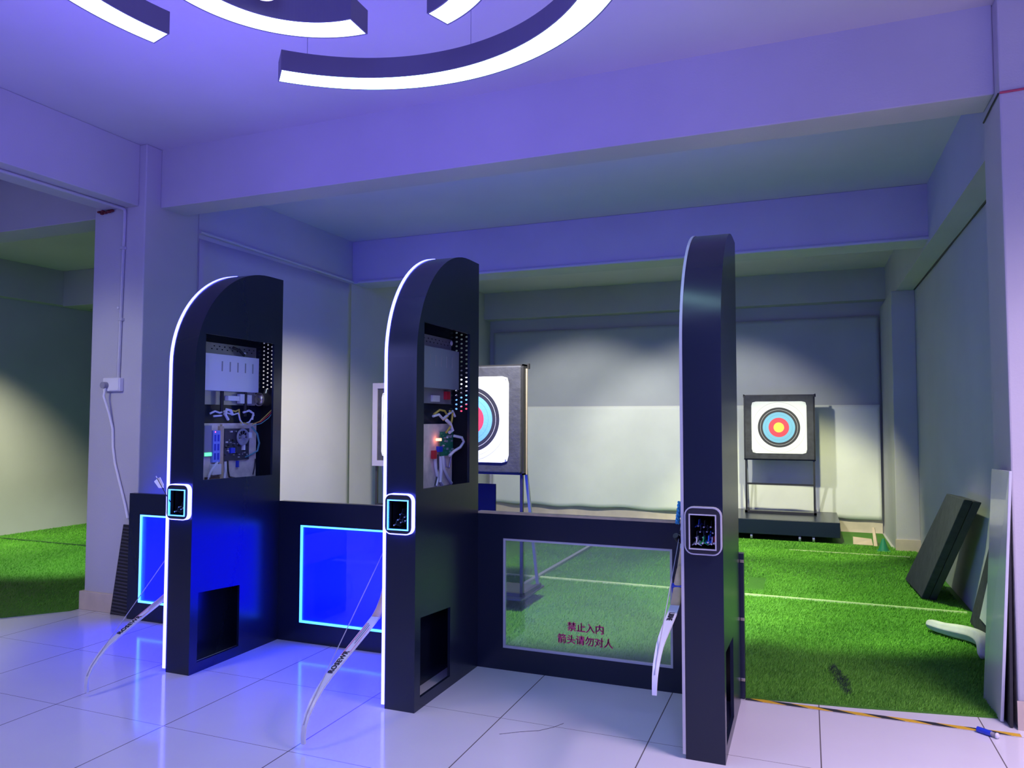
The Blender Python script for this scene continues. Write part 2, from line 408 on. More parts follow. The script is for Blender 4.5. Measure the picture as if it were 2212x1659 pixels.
for i in range(7):
    x = -4.94 + i * .022
    mb.ball((x, 4.0 + .008 * math.sin(i * 2.1), 2.955 + .006 * math.cos(i * 3)), .017, mat('dark_red_rag', (.16, .02, .03), .8), (1.2, .9, .6), 1)
tag(mb.build('red_rag', None, smooth=True), 'dark red wad stuffed on top of the socket column below the beam', 'rag')

# ------------------------------------------------------------------ pendant lamps
CX, CY = -1.43, 1.885
def arc_lamp(label, cx, cy, r0, r1, a0, a1, z0, z1, diff, wires):
    t = thing('arc_pendant', (cx, cy, z0), label, 'ceiling light', 'arc shaped pendant lamps')
    n = max(8, int(abs(a1 - a0) / 2)); P = []
    for i in range(n + 1):
        a = math.radians(a0 + (a1 - a0) * i / n); P.append(Vector((math.cos(a), math.sin(a), 0)))
    up = Vector((0, 0, 1))
    h = z1 - z0; rm = (r0 + r1) / 2; hw = (r1 - r0) / 2
    # upside-down tray: side walls and top, diffuser set flush with the lower rim
    path = [(p * rm, p, up, 1, 1) for p in P]
    wl = .006
    MB().sweep(path, [(-hw, 0), (-hw, h), (hw, h), (hw, 0), (hw - wl, 0), (hw - wl, h - wl), (-hw + wl, h - wl), (-hw + wl, 0)]).build('housing', HOUSING, t)
    for i in (0, n):
        p = P[i]; q = Vector((-p.y, p.x, 0)) * (1 if (i == 0) == (a1 < a0) else -1)
        MB().hexa([p * r0 , p * r1, p * r1 + q * .005, p * r0 + q * .005], [p * r0 + up * h, p * r1 + up * h, p * r1 + q * .005 + up * h, p * r0 + q * .005 + up * h]).build('end_cap', HOUSING, t)
    ip = [(p * rm, p, up, 1, 1) for p in P]
    MB().sweep(ip, [(-hw + wl, .001), (hw - wl, .001), (hw - wl, .012), (-hw + wl, .012)]).build('diffuser', diff, t)
    for a in wires:
        a = math.radians(a); x, y = rm * math.cos(a), rm * math.sin(a)
        MB().tube([(x, y, h), (x, y, HM - z0)], .0016, n=5).build('suspension_wire', STEEL, t)
arc_lamp('long curved pendant lamp with cool white glow, nearest the main beam', CX, CY, .913, 1.038, 134.5, 5, 2.9, 2.988, DIFF_C, (128, 84, 40))
arc_lamp('narrow curved pendant lamp with warm white glow in the outer ring', CX, CY, .893, 1.012, 164, 215, 2.9, 2.99, DIFF_W, (190,))
arc_lamp('short wide curved pendant lamp with warm white glow inside the ring', -1.56, 1.923, .375, .496, 91.5, 205, 2.9, 2.995, DIFF_W, (110, 185))
arc_lamp('short curved pendant lamp between the wide warm one and the long cool one', -1.45, 1.885, .515, .622, 70.5, -35, 2.9, 2.99, DIFF_W, (30,))
t = thing('spotlight', (-1.79, 2.085, 2.93), 'small round chrome spotlight hanging inside the pendant arcs', 'ceiling light')
MB().cyl((0, 0, 0), (0, 0, .06), .05, n=28).build('barrel', STEEL, t, smooth=True)
MB().cyl((0, 0, -.006), (0, 0, .002), .042, n=28).build('lens', emit('spot_lens', (1, 1, 1), 1.2), t, smooth=True)
MB().cyl((0, 0, .06), (0, 0, .5), .006, n=8).build('stem', STEEL, t)

# ------------------------------------------------------------------ shooting pylons
ZT, RA, YF, YB = 2.31, .60, 3.195, 3.93
def arc_profile(n=20):
    pts = [(YF, 0), (YF, ZT - RA)]
    for i in range(1, n + 1):
        a = PI - (PI / 2) * i / n
        pts.append((YF + RA + RA * math.cos(a), ZT - RA + RA * math.sin(a)))
    pts += [(YB, ZT), (YB, 0)]
    return pts
def rrect(u0, u1, v0, v1, r, n=5):
    out = []
    for (cu, cv, a0) in ((u1 - r, v1 - r, 0), (u0 + r, v1 - r, 90), (u0 + r, v0 + r, 180), (u1 - r, v0 + r, 270)):
        for i in range(n + 1):
            a = math.radians(a0 + 90 * i / n); out.append((cu + r * math.cos(a), cv + r * math.sin(a)))
    return out
QZ0, QZ1 = .845, 1.042
def pylon(label, xl, xr, led_w, led, ring, perf_z=None):
    t = thing('divider_pylon', (xr, 0, 0), label, 'divider pylon', 'arched pylons between the shooting lanes')
    L_ = xl - xr                                   # local x: 0 = right face, L_ = left face
    prof = arc_profile()
    holes = [[(3.27, 1.06), (3.81, 1.05), (3.81, 1.886), (3.27, 1.89)], [(3.252, .055), (3.578, .055), (3.578, .414), (3.252, .437)]]
    if perf_z is None: holes = holes[1:]
    elif perf_z > 1.5: holes[0] = [(3.27, 1.06), (3.852, 1.05), (3.852, 1.884), (3.27, 1.89)]
    mb = MB()
    mb.holed(prof, holes, lambda u, v: Vector((0, u, v)), Vector((-.015, 0, 0)))       # right side with its two openings
    mb.holed(prof, [], lambda u, v: Vector((L_ + .012, u, v)), Vector((-.012, 0, 0)))  # left side
    # front: flat below with quiver hole, curved above
    qx0, qx1 = L_ + .030, -.028
    mb.holed([(L_ + .012, 0), (-.015, 0), (-.015, ZT - RA), (L_ + .012, ZT - RA)], [[(qx0, .872), (qx1, .872), (qx1, 1.008), (qx0, 1.008)]],
             lambda u, v: Vector((u, YF, v)), Vector((0, .012, 0)))
    sh = []
    for (y, z) in prof[1:-1]:
        nrm = Vector((0, YF + RA - y, ZT - RA - z)).normalized() if y < YF + RA - .001 else Vector((0, 0, -1))
        sh.append((Vector((0, y, z)), Vector((1, 0, 0)), nrm, 1, 1))
    mb.sweep(sh, [(L_ + .012, 0), (-.015, 0), (-.015, .012), (L_ + .012, .012)])
    mb.box(L_ + .012, -.015, YB - .012, YB, 0, 1.02)           # back below
    mb.box(L_ + .012, -.015, YB - .012, YB, 1.96, ZT - .012)   # back above
    mb.box(L_ + .012, -.015, 3.26, YB - .012, 1.015, 1.03)     # shelf floor of the electronics bay
    mb.box(L_ + .012, -.015, 3.24, 3.26, 1.03, 1.895)           # bulkhead in front of the bay
    body = mb.build('body', BLACK, t, smooth=True)
    # perforated back plate of the bay: real holes
    mb = MB(); hl = []
    for c in range(4 if perf_z else 0):
        for r_ in range(20):
            cx = -.040 - c * .032; cz = perf_z + r_ * .0262 + (.013 if c % 2 else 0)
            if cz > 1.935: continue
            hl.append([(cx + .0085 * math.cos(k * PI / 3), cz + .0058 * math.sin(k * PI / 3)) for k in range(6)])
    mb.holed([(L_ + .012, 1.02), (-.008, 1.02), (-.008, 1.96), (L_ + .012, 1.96)], hl, lambda u, v: Vector((u, YB - .014, v)), Vector((0, .003, 0)))
    mb.build('back_plate', BLACKIN, t)
    # light strip along the left front edge
    path = []; s0 = .02
    pts = [(YF, s0), (YF, .6), (YF, 1.2), (YF, ZT - RA)] + [p for p in arc_profile(28)[2:-1] if p[0] <= 3.70]
    P = [Vector((L_ - led_w / 2, y, z)) for y, z in pts]
    for i, p in enumerate(P):
        d = (P[min(i + 1, len(P) - 1)] - P[max(0, i - 1)]).normalized()
        path.append((p, Vector((1, 0, 0)), d.cross(Vector((1, 0, 0))), 1, 1))
    w2 = led_w / 2
    MB().sweep(path, [(-w2, -.004), (w2, -.004), (w2, .012), (-w2, .012)]).build('light_strip', led, t, smooth=True)
    # quiver mouth: rounded frame standing proud of the front, glowing band round it, bevelled opening, tube behind
    q0, q1 = L_ + .006, -.002
    c = .030
    mb = MB()
    mb.holed(rrect(q0 + .006, q1 - .006, QZ0 + .006, QZ1 - .006, c), [[(qx0, .872), (qx1, .872), (qx1, 1.008), (qx0, 1.008)]], lambda u, v: Vector((u, YF - .030, v)), Vector((0, .029, 0)))
    mb.build('quiver_frame', BLACKP, t)
    mb = MB()
    mb.holed(rrect(q0, q1, QZ0, QZ1, c + .006), [rrect(q0 + .0055, q1 - .0055, QZ0 + .0055, QZ1 - .0055, c)], lambda u, v: Vector((u, YF - .028, v)), Vector((0, .026, 0)))
    mb.build('light_band', ring, t)
    mb = MB()
    mb.holed([(qx0 - .005, .867), (qx1 + .005, .867), (qx1 + .005, 1.013), (qx0 - .005, 1.013)], [[(qx0, .872), (qx1, .872), (qx1, 1.008), (qx0, 1.008)]], lambda u, v: Vector((u, YF - .034, v)), Vector((0, .012, 0)))
    mb.build('opening_rim', ring if ring is not LED_BLUE else LED_CYAN, t)
    mb = MB()
    d = .60
    mb.box(qx0 - .004, qx0, YF, YF + d, .868, 1.012); mb.box(qx1, qx1 + .004, YF, YF + d, .868, 1.012)
    mb.box(qx0, qx1, YF, YF + d, .868, .872); mb.box(qx0, qx1, YF, YF + d, 1.008, 1.012); mb.box(qx0 - .004, qx1 + .004, YF + d, YF + d + .004, .868, 1.012)
    mb.build('quiver_tube', BLACKIN, t)
    # hook for the bow on the left face
    mb = MB()
    mb.box(L_ - led_w - .035, L_, 3.50, 3.535, .83, .85); mb.tube([(L_ - led_w - .028, 3.517, .84), (L_ - led_w - .056, 3.49, .85), (L_ - led_w - .066, 3.46, .875)], .014); mb.tube([(L_ - led_w - .020, 3.517, .85), (L_ - led_w - .040, 3.47, .885), (L_ - led_w - .030, 3.44, .90)], .012)
    mb.build('bow_hook', BLACKP, t, smooth=True)
    return t, L_
LAB = 'black arched divider pylon with %s'
PYA, PYB, PYC = 'the pylon with the fan circuit board', 'the pylon with the green circuit board', 'the unlit pylon'
py1, l1 = pylon(LAB % 'blue light strip and round brass knob beside its circuit board', -3.335, -3.168, .020, LED_BLUE, LED_BLUE, 1.60)
py2, l2 = pylon(LAB % 'blue light strip and plain grey power box above green board', -1.932, -1.768, .016, LED_BLUE, LED_BLUE, 1.452)
py3, l3 = pylon(LAB % 'unlit pale strip and bright arrow vanes in its quiver', -.490, -.331, .012, LED_OFF, LED_OFF)

# electronics bay of the left pylon (local x of the inner left wall = l1 + .012)
def bay(t, L_, full):
    xw = L_ + .012
    mb = MB(); hl = []
    for c in range(9):
        for r_ in range(2):
            y = 3.46 + c * .043 + (.02 if r_ else 0); z = 1.825 + r_ * .018
            hl.append([(y + .008 * math.cos(k * PI / 3), z + .004 * math.sin(k * PI / 3)) for k in range(6)])
    mb.holed([(3.30, 1.49), (3.845, 1.49), (3.845, 1.862), (3.30, 1.862)], hl, lambda u, v: Vector((xw + .014, u, v)), Vector((.003, 0, 0)))
    mb.build('mounting_plate', STEELD if not full else STEEL, t)
    mb = MB(); mb.box(xw + .02, xw + .066, 3.31, 3.845 if not full else 3.815, 1.572, 1.790, mat('pale_steel', (.72, .73, .84), .4, .1) if full else mat('grey_steel', (.26, .30, .36), .45, .1))
    for i in range(5):
        y = 3.49 + i * .066
        mb.box(xw + .0655, xw + .0668, y, y + .010, 1.690, 1.750, GREYP)
    psu = mb.build('power_supply', None, t)
    mb = MB(); mb.box(xw + .01, xw + .018, 3.29, 3.858, 1.033, 1.378); ply = mb.build('plywood_board', PLY, t)
    mb = MB()
    if full:
        for (y, z0, z1, r) in ((3.52, 1.50, 1.572, .011), (3.72, 1.50, 1.572, .010)):
            MB().cyl((xw + .045, y, z0 - .08), (xw + .045, y, z1), r).build('plug_lead', BLACKP, psu, smooth=True)
        for (y0, y1, z0, z1) in ((3.57, 3.665, 1.515, 1.545), (3.675, 3.71, 1.50, 1.56), (3.74, 3.775, 1.50, 1.555)):
            MB().box(xw + .02, xw + .05, y0, y1, z0, z1).build('connector_block', WHITEP, psu, bevel=.002)
        MB().tube([(xw + .03, 3.62, 1.845), (xw + .045, 3.66, 1.83), (xw + .05, 3.70, 1.80)], .009).build('bracket', BLACKP, t, smooth=True)
        MB().ball((xw + .04, 3.71, 1.815), .014, STEEL).build('bolt', None, t, smooth=True)
        # usb strip
        mb = MB(); mb.box(xw + .02, xw + .04, 3.462, 3.520, 1.145, 1.335, mat('strip_blue', (.25, .35, .85), .4))
        for i in range(3): mb.box(xw + .04, xw + .0405, 3.470, 3.486, 1.16 + i * .055, 1.20 + i * .055, BLUEP); mb.box(xw + .04, xw + .0405, 3.496, 3.512, 1.16 + i * .055, 1.20 + i * .055, BLUEP)
        mb.ball((xw + .04, 3.478, 1.326), .004, emit('led_red', (1, .05, .1), 3))
        mb.build('switch_strip', None, ply, bevel=.002)
        mb = MB(); mb.box(xw + .02, xw + .034, 3.40, 3.455, 1.18, 1.365); mb.build('grey_module', GREYP, ply)
        mb = MB(); mb.box(xw + .034, xw + .037, 3.40, 3.455, 1.185, 1.205); mb.build('green_lamp', emit('led_green', (.05, .9, .2), 1.5), ply)
        mb = MB(); mb.box(xw + .02, xw + .03, 3.538, 3.545, 1.045, 1.372); mb.box(xw + .018, xw + .036, 3.520, 3.552, 1.04, 1.36); mb.build('wood_spacer', RAWWOOD, ply)
        # main board with fan
        mb = MB(); mb.box(xw + .03, xw + .034, 3.560, 3.775, 1.150, 1.345, mat('dark_board', (.05, .045, .07), .5))
        for i in range(46):
            y = random.uniform(3.565, 3.755); z = random.uniform(1.155, 1.33); sy = random.uniform(.004, .014); sz = random.uniform(.004, .012)
            mb.box(xw + .033, xw + .034 + random.uniform(.004, .016), y, y + sy, z, z + sz, random.choice([GREYP, BLACKP, STEEL, GREYP, WHITEP, BLACKP]))
        mb.box(xw + .034, xw + .05, 3.60, 3.636, 1.195, 1.228, BLUEP)
        mb.box(xw + .034, xw + .056, 3.748, 3.775, 1.285, 1.32, WHITEP); mb.box(xw + .034, xw + .05, 3.708, 3.724, 1.21, 1.245, WHITEP)
        pcb = mb.build('circuit_board', None, t)
        mb = MB(); cy, cz = 3.700, 1.292
        ring_ = [(xw + .05, cy + .046 * math.cos(k * PI / 12), cz + .046 * math.sin(k * PI / 12)) for k in range(24)]
        mb.tube(ring_, .007, closed=True); mb.cyl((xw + .034, cy, cz), (xw + .056, cy, cz), .016)
        for k in range(9):
            a = k * 2 * PI / 9; b_ = a + .45
            mb.hexa([(xw + .042, cy + .015 * math.cos(a), cz + .015 * math.sin(a)), (xw + .042, cy + .043 * math.cos(a), cz + .043 * math.sin(a)), (xw + .052, cy + .043 * math.cos(b_), cz + .043 * math.sin(b_)), (xw + .052, cy + .015 * math.cos(b_), cz + .015 * math.sin(b_))],
                    [(xw + .044, cy + .015 * math.cos(a), cz + .015 * math.sin(a)), (xw + .044, cy + .043 * math.cos(a), cz + .043 * math.sin(a)), (xw + .054, cy + .043 * math.cos(b_), cz + .043 * math.sin(b_)), (xw + .054, cy + .015 * math.cos(b_), cz + .015 * math.sin(b_))])
        mb.ball((xw + .058, cy, cz), .010, None); mb.build('cooling_fan', GREYP, pcb, smooth=True)
        MB().box(xw + .02, xw + .036, 3.675, 3.688, 1.105, 1.145).build('blue_clip', BLUEP, ply)
        # wires
        def wire(pts, r, m): MB().tube([(xw + a, b_, c) for a, b_, c in pts], r, n=6).build('wire', m, t, smooth=True)
        wire([(.04, 3.43, 1.435), (.05, 3.46, 1.45), (.05, 3.50, 1.44), (.05, 3.55, 1.455), (.05, 3.52, 1.425), (.04, 3.46, 1.42)], .006, WHITEP)
        wire([(.05, 3.57, 1.40), (.06, 3.535, 1.43), (.06, 3.545, 1.462), (.06, 3.58, 1.455), (.055, 3.60, 1.43)], .009, WHITEP)
        wire([(.05, 3.56, 1.46), (.06, 3.62, 1.45), (.06, 3.65, 1.462), (.055, 3.66, 1.42), (.05, 3.68, 1.38), (.05, 3.74, 1.375)], .0055, YELP)
        wire([(.05, 3.56, 1.44), (.06, 3.60, 1.43), (.06, 3.645, 1.44), (.055, 3.665, 1.40), (.05, 3.70, 1.37), (.05, 3.755, 1.385), (.055, 3.79, 1.43), (.05, 3.765, 1.455), (.05, 3.72, 1.45)], .005, WHITEP)
        wire([(.05, 3.70, 1.445), (.05, 3.75, 1.457), (.05, 3.79, 1.44), (.05, 3.78, 1.40)], .007, mat('white_wire', (.85, .83, .90), .5))
        wire([(.05, 3.78, 1.37), (.07, 3.83, 1.39), (.10, 3.87, 1.44), (.12, 3.89, 1.47), (.13, 3.905, 1.475)], .003, YELP)
        wire([(.05, 3.79, 1.375), (.07, 3.835, 1.385), (.10, 3.872, 1.425), (.12, 3.892, 1.462), (.13, 3.905, 1.47)], .003, REDP)
        wire([(.05, 3.80, 1.365), (.07, 3.84, 1.375), (.10, 3.875, 1.41), (.12, 3.895, 1.45), (.13, 3.905, 1.465)], .003, mat('teal_wire', (.1, .3, .35), .5))
        wire([(.03, 3.80, 1.355), (.05, 3.83, 1.31), (.05, 3.85, 1.25), (.045, 3.84, 1.20), (.03, 3.79, 1.175), (.03, 3.74, 1.165)], .006, mat('teal_wire', (.1, .3, .35), .5))
        wire([(.03, 3.84, 1.15), (.03, 3.835, 1.10), (.03, 3.82, 1.05)], .004, BLACKP)
        wire([(.04, 3.50, 1.145), (.05, 3.46, 1.12), (.05, 3.43, 1.08), (.05, 3.42, 1.045)], .007, WHITEP)
        wire([(.03, 3.575, 1.145), (.03, 3.58, 1.09), (.03, 3.57, 1.045)], .008, WHITEP)
        wire([(.03, 3.595, 1.15), (.03, 3.60, 1.09), (.03, 3.61, 1.05), (.03, 3.66, 1.04)], .005, BLACKP)
        MB().box(xw + .02, xw + .06, 3.42, 3.50, 1.032, 1.06).build('brown_block', mat('brown_plastic', (.12, .07, .06), .5), t)
        MB().box(xw + .02, xw + .05, 3.455, 3.525, 1.07, 1.135).build('white_adapter', WHITEP, t, bevel=.004)
        mb = MB(); cx = -.108; mb.cyl((cx, YB - .085, 1.530), (cx, YB - .014, 1.530), .043, n=28); mb.ball((cx, YB - .085, 1.530), .038, None, (1, .5, 1)); mb.cyl((cx, YB - .03, 1.55), (cx, YB - .014, 1.595), .016)
        mb.build('lock_knob', BRASS, t, smooth=True)
    else:
        MB().box(xw + .018, xw + .03, 3.595, 3.68, 1.50, 1.535).build('white_tag', WHITEP, t); MB().box(xw + .018, xw + .04, 3.75, 3.79, 1.515, 1.56).build('red_plug', REDP, t)
        MB().ball((xw + .03, 3.82, 1.84), .012, WHITEP, (.6, 1, 1.3)).build('bolt', None, t, smooth=True)
        mb = MB(); mb.box(xw + .03, xw + .034, 3.68, 3.84, 1.20, 1.335, GREENP)
        for i in range(22):
            y = random.uniform(3.685, 3.82); z = random.uniform(1.205, 1.32)
            mb.box(xw + .033, xw + .034 + random.uniform(.004, .014), y, y + random.uniform(.006, .016), z, z + random.uniform(.005, .014), random.choice([GREENP, STEEL, WHITEP, GREYP]))
        mb.build('circuit_board', None, t)
        MB().box(xw + .03, xw + .05, 3.635, 3.665, 1.285, 1.30).build('indicator_lamp', emit('led_orange', (1, .25, .1), 4), ply)
        MB().box(xw + .03, xw + .05, 3.58, 3.61, 1.19, 1.235).build('red_connector', REDP, ply)
        MB().box(xw + .03, xw + .05, 3.64, 3.68, 1.225, 1.255).build('blue_connector', BLUEP, ply)
        def wire(pts, r, m): MB().tube([(xw + a, b_, c) for a, b_, c in pts], r, n=6).build('wire', m, t, smooth=True)
        LW = mat('white_wire', (.85, .83, .90), .5)
        wire([(.04, 3.59, 1.43), (.05, 3.64, 1.455), (.05, 3.70, 1.45), (.05, 3.74, 1.42), (.04, 3.70, 1.40)], .006, YELP)
        wire([(.04, 3.58, 1.42), (.05, 3.63, 1.43), (.05, 3.68, 1.405), (.05, 3.74, 1.43), (.05, 3.80, 1.45), (.05, 3.83, 1.42)], .007, LW)
        wire([(.05, 3.76, 1.45), (.05, 3.80, 1.44), (.05, 3.79, 1.40), (.05, 3.77, 1.36), (.05, 3.72, 1.33)], .006, YELP)
        wire([(.05, 3.72, 1.40), (.05, 3.77, 1.38), (.05, 3.80, 1.34), (.05, 3.76, 1.33)], .010, LW)
        wire([(.06, 3.80, 1.31), (.08, 3.86, 1.30), (.085, 3.875, 1.275), (.08, 3.84, 1.245), (.07, 3.78, 1.225), (.06, 3.74, 1.20)], .008, LW)
        wire([(.03, 3.62, 1.23), (.03, 3.63, 1.15), (.03, 3.66, 1.08), (.03, 3.64, 1.04)], .009, LW)
        wire([(.03, 3.66, 1.21), (.03, 3.665, 1.14), (.03, 3.65, 1.09), (.03, 3.63, 1.045)], .004, BLACKP)
        wire([(.03, 3.72, 1.20), (.03, 3.73, 1.13), (.03, 3.78, 1.08), (.03, 3.83, 1.04)], .009, LW)
        wire([(.03, 3.74, 1.19), (.03, 3.76, 1.14), (.03, 3.80, 1.13), (.03, 3.83, 1.20)], .004, mat('lilac_wire', (.45, .4, .65), .5))
        wire([(.03, 3.69, 1.20), (.03, 3.70, 1.12), (.03, 3.69, 1.06), (.03, 3.72, 1.04)], .010, LW)
bay(py1, l1, True)
bay(py2, l2, False)
mbb = MB(); mbb.box(-.10, -.06, 3.4, 3.7, 1.05, 1.06); mbb.build('shelf', BLACKIN, py3)

# ------------------------------------------------------------------ arrows in the quivers
def arrow(loc, rot, vane, label, group, ln=.55):
    t = thing('arrow', loc, label, 'arrow', group, rot)          # local +y = towards the tip
    MB().tube([(0, 0, 0), (0, ln, 0)], .003, n=8).build('shaft', BLACKP, t, smooth=True)
    MB().tube([(0, -.016, 0), (0, 0, 0)], .0036, n=8).build('nock', mat('silver_nock', (.75, .75, .8), .25, .6), t, smooth=True)
    for k in range(3):
        a = math.radians(90 + 120 * k); d = Vector((math.cos(a), 0, math.sin(a))); e = Vector((-d.z, 0, d.x)) * .0016
        prof = [(.003, .003), (.070, .003), (.062, .018), (.012, .023)]
        MB().hexa([d * h + Vector((0, y, 0)) - e for y, h in prof], [d * h + Vector((0, y, 0)) + e for y, h in prof]).build('vane', vane, t)
V = {'white': mat('vane_white', (.9, .9, .9), .5), 'green': mat('vane_green', (.08, .80, .16), .5), 'blue': mat('vane_blue', (.05, .22, .9), .5), 'red': mat('vane_red', (.9, .05, .07), .5), 'dark': mat('vane_dark', (.03, .04, .05), .5)}
R0 = Matrix.Identity(4)
def tilt(ax, az): return Matrix.Rotation(math.radians(az), 4, 'Z') @ Matrix.Rotation(math.radians(ax), 4, 'X')
row = [('white', .018, .0), ('green', .045, .004), ('blue', .066, .008), ('white', .080, .002), ('red', .090, .005)]
names = {0: 'beside the green one', 3: 'between blue and red ones'}
for i, (c, dx, dz) in enumerate(row):
    arrow(Vector((-.455 + dx, 3.180 + .003 * i, .890 + dz)), tilt(4, 0), V[c], '%s-vaned arrow at the front of the unlit pylon quiver%s' % (c, ', ' + names[i] if i in names else ''), 'bright arrows in the unlit pylon quiver')
for i in range(11):
    c = ['dark', 'dark', 'blue', 'green', 'dark', 'dark', 'dark', 'dark', 'blue', 'dark', 'dark'][i]
    dx = .012 + (i % 4) * .027 + (.012 if (i // 4) % 2 else 0); dz = .022 + (i // 4) * .020
    arrow(Vector((-.455 + min(dx, .092), 3.235 + (i % 3) * .012 + (i // 4) * .02, .886 + dz)), tilt(3, 0), V[c], 'dark arrow in the heap behind the bright vanes in the unlit pylon quiver', 'dark arrows in the unlit pylon quiver')
for (xr, nm, n_) in ((-3.168, PYA, 8), (-1.768, PYB, 9)):
    L_ = -.167 if nm == PYA else -.164
    for i in range(n_):
        dx = .012 + (i % 4) * .026 + (.010 if i // 4 else 0)
        arrow(Vector((xr + L_ + .038 + min(dx, .088), 3.200 + (i % 3) * .02, .888 + (i // 4) * .024 + (i % 2) * .012)), tilt(4, 0), V['dark'], 'black arrow lying in the quiver of %s' % nm, 'arrows in the quiver of %s' % nm)
p0 = Vector((-3.413, 3.18, 1.068)); p1 = Vector((-3.316, 3.166, .965)); d = (p1 - p0).normalized()
rot = d.to_track_quat('Y', 'Z').to_matrix().to_4x4()
arrow(p0, rot, V['white'], 'white-vaned arrow sticking out sideways over the quiver of the pylon with the fan', None, ln=(p1 - p0).length + .03)

# ------------------------------------------------------------------ barrier panels with windows
ZB = .878
def barrier(label, x0, x1, wx0, wx1, lit):
    t = thing('lane_barrier', (x0, YB, 0), label, 'barrier', 'low black barriers between the pylons')
    w_ = x1 - x0; a, b_ = wx0 - x0, wx1 - x0; z0, z1 = .122, .732
    MB().holed([(0, 0), (w_, 0), (w_, ZB - .012), (0, ZB - .012)], [[(a, z0), (b_, z0), (b_, z1), (a, z1)]], lambda u, v: Vector((u, 0, v)), Vector((0, .040, 0))).build('panel', BLACK, t)
    MB().box(0, w_, 0.001, .045, ZB - .012, ZB).build('top_edge', RAWWOOD if not lit else BLACK, t)
    f = .012
    MB().holed([(a, z0), (b_, z0), (b_, z1), (a, z1)], [[(a + f, z0 + f), (b_ - f, z0 + f), (b_ - f, z1 - f), (a + f, z1 - f)]], lambda u, v: Vector((u, .002, v)), Vector((0, .014, 0))).build('light_frame', LED_CYAN if lit else LED_OFF, t)
    p = MB().box(a + f, b_ - f, .012, .018, z0 + f, z1 - f).build('window_pane', PANE_LIT if lit else PANE, t)
    return t, p
barrier('black barrier with blue lit window beside the socket column', -4.474, -3.354, -4.372, -3.50, True)
b2, pane2 = barrier('black barrier with blue lit window between the two blue lit pylons', -3.169, -1.950, -3.004, -2.10, True)
b3, pane3 = barrier('black barrier with clear window and red warning text on it', -1.769, -.503, -1.612, -.664, False)
for body, sz, x, z in (('禁止入内', .052, .636, .273), ('箭头请勿对人', .052, .632, .204)):
    o = text_mesh(body, sz, 'warning_text', mat('warning_red', (.95, .10, .26), .6), pane3, Matrix.Translation((x, .010, z)) @ Matrix.Rotation(PI / 2, 4, 'X'))
    bm = bmesh.new(); src = o.data                      # thicken the strokes: the same glyphs set down again a hair aside
    for dx, dy in ((0, 0), (.0016, 0), (-.0016, 0), (0, .0014), (0, -.0014)):
        n0 = len(bm.verts); bm.from_mesh(src); bm.verts.ensure_lookup_table()
        bmesh.ops.translate(bm, verts=bm.verts[n0:], vec=(dx, dy, abs(dx) * .1 + abs(dy) * .2))
    bm.to_mesh(src); bm.free()
t = thing('gate_post', (-.33, 3.97, 0), 'narrow black hinge post behind the unlit pylon', 'post')
MB().box(-.012, .018, 0, .05, .004, .725).build('post', BLACK, t, bevel=.002)
for z in (.68, .39, .09): MB().box(-.002, .019, -.004, .001, z, z + .016).build('hinge', BRASS, t, bevel=.002)

